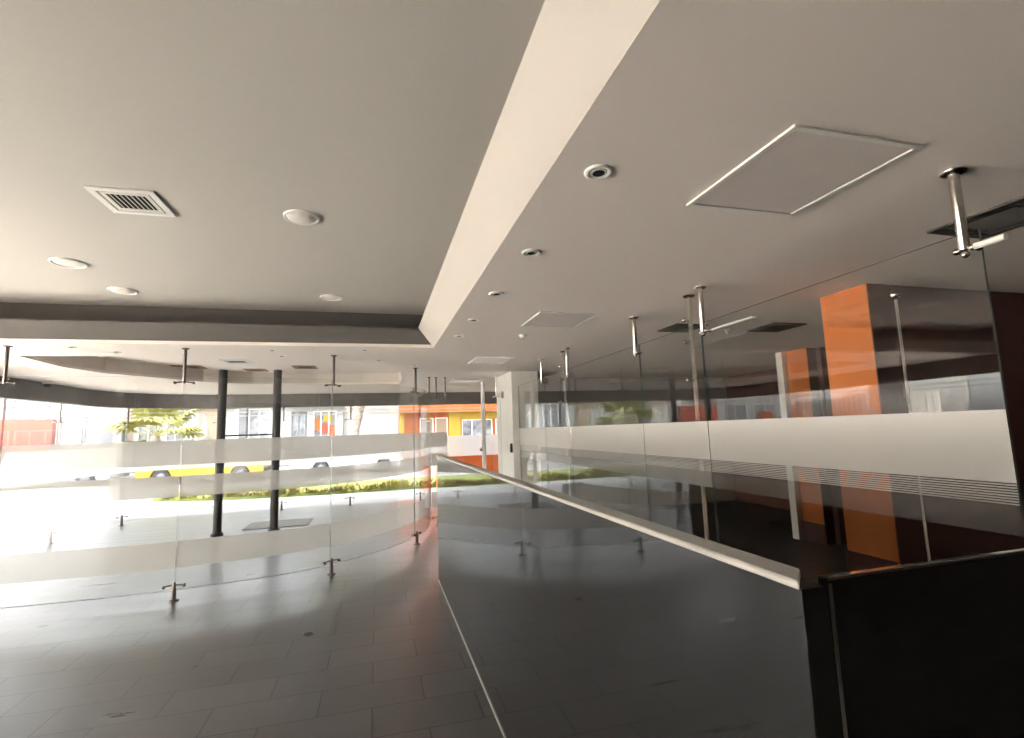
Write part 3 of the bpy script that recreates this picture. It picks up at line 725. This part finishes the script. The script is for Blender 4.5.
e = block('orange_shop', 1.25, 9.2, 6.9, OORANGE, 'orange and yellow shop front across the street behind the doorway', 'shop', 4, 30.0)
MB().box(0, 7.95, -.9, 0, 2.75, 3.25).build('fascia', OORANGE, e)
MB().box(0, 7.95, -.92, -.9, 3.25, 7.0).build('sign_board', ORED, e)  # brighter orange stands in for sunlight on the upper front
MB().box(0, .28, -.3, 0, 0, 2.75).build('yellow_pier', OYELLOW, e)
MB().box(2.9, 3.6, -.25, 0, 0, 2.75).build('yellow_pier', OYELLOW, e)
MB().box(2.9, 7.9, -.12, 0, 2.3, 2.75).build('yellow_band', OYELLOW, e)
win(e, 1.2, 2.0, .3, 2.45, WHITEP, OBEIGE, 0); win(e, 2.1, 2.85, .3, 2.45, WHITEP, OBEIGE, 0)
win(e, 3.7, 5.6, .3, 2.3, WHITEP, SHOPW, 2); win(e, 5.8, 7.6, .3, 2.3, WHITEP, SHOPW, 2)
# left side of the plot: white picket fence and a white wall added to bounce light, seen only mirrored in the counter glass
e = empty('picket_fence', (-9.0, 9.2, -.02), 'white picket fence left of the building, seen mirrored in the tall glass screen', 'fence')
for k in range(26): MB().box(-.03, .03, k * .17 - .045, k * .17 + .045, 0, 2.25 + .03 * (k % 2)).build('picket', OWHITE, e)
for zz in (.5, 1.7): MB().box(.03, .07, -.1, 4.4, zz, zz + .08).build('rail', OWHITE, e)
e = empty('shade_tower', (9.5, 1.2, -.02), 'unseen grey tower added right of the street to shade the shop side', 'building')
MB().box(0, 14, 0, 34.8, 0, 72).build('wall', OGREY, e)  # added out of view to keep direct sun off the front street
for k in range(19):
    f_ = MB()
    for j in range(7): f_.box(-.06, 0, 1.6 + j * 4.6, 4.2 + j * 4.6, 1.2 + k * 3.7, 3.0 + k * 3.7)
    f_.build('window_row', SHOPW, e)
e = empty('bounce_wall', (-11.0, -1.5, -.02), 'tall white house added at left to bounce sunlight indoors, mirrored in the tall glass screen', 'building')
MB().box(-4, 0, 0, 8.3, 0, 6.5).build('wall', BOUNCE, e); MB().box(-4.1, .15, -.1, 8.4, 6.5, 6.7).build('coping', OGREY, e)  # white mass added at left to throw sunlight into the room
MB().box(-.02, .03, 4, 5, 0, 2.1).build('door', OGREY, e)

# ------------------------------------------------------------------ light
w = bpy.data.worlds.new('sky'); S.world = w; w.use_nodes = True
t = w.node_tree; bgn = t.nodes['Background']
sky = t.nodes.new('ShaderNodeTexSky'); sky.sky_type = 'NISHITA'; sky.sun_disc = False
sky.sun_elevation = math.radians(75); sky.sun_rotation = math.radians(200); sky.air_density = 1.0; sky.dust_density = 3.0
hs = t.nodes.new('ShaderNodeHueSaturation'); hs.inputs['Saturation'].default_value = .2
t.links.new(sky.outputs[0], hs.inputs['Color']); t.links.new(hs.outputs[0], bgn.inputs['Color'])
bgn.inputs['Strength'].default_value = .25
sun = bpy.data.lights.new('sun', 'SUN'); sun.energy = 13.0; sun.angle = math.radians(1.5); sun.color = (1, .89, .80)
so = bpy.data.objects.new('sun', sun); COL.objects.link(so)
az, el = math.radians(-65), math.radians(60)   # sunlight travels to the left, away from the viewer and down
so.rotation_euler = Vector((math.sin(az) * math.cos(el), math.cos(az) * math.cos(el), -math.sin(el))).to_track_quat('-Z', 'Y').to_euler()

# ------------------------------------------------------------------ camera
cam = bpy.data.cameras.new('camera'); co = bpy.data.objects.new('camera', cam); COL.objects.link(co); S.camera = co
cam.sensor_fit = 'HORIZONTAL'; cam.sensor_width = 36.0; cam.lens = 36.0 * 495.0 / 1024.0; cam.clip_start = .02
yaw, pitch, roll = 0.26790789688, 0.12230891572, -0.03183742792
f = Vector((math.sin(yaw) * math.cos(pitch), math.cos(yaw) * math.cos(pitch), math.sin(pitch)))
r = Vector((math.cos(yaw), -math.sin(yaw), 0)); u = r.cross(f)
r2 = r * math.cos(roll) + u * math.sin(roll); u2 = -r * math.sin(roll) + u * math.cos(roll)
M = Matrix((r2, u2, -f)).transposed().to_4x4(); M.translation = (0, 0, 1.6)
co.matrix_world = M

S.view_settings.view_transform = 'Standard'; S.view_settings.look = 'None'; S.view_settings.gamma = 1
S.view_settings.use_curve_mapping = False; S.view_settings.exposure = 3.0
S.cycles.max_bounces = 14; S.cycles.diffuse_bounces = 7; S.cycles.glossy_bounces = 8; S.cycles.transparent_max_bounces = 40
S.cycles.use_denoising = True
S.cycles.sample_clamp_indirect = 12
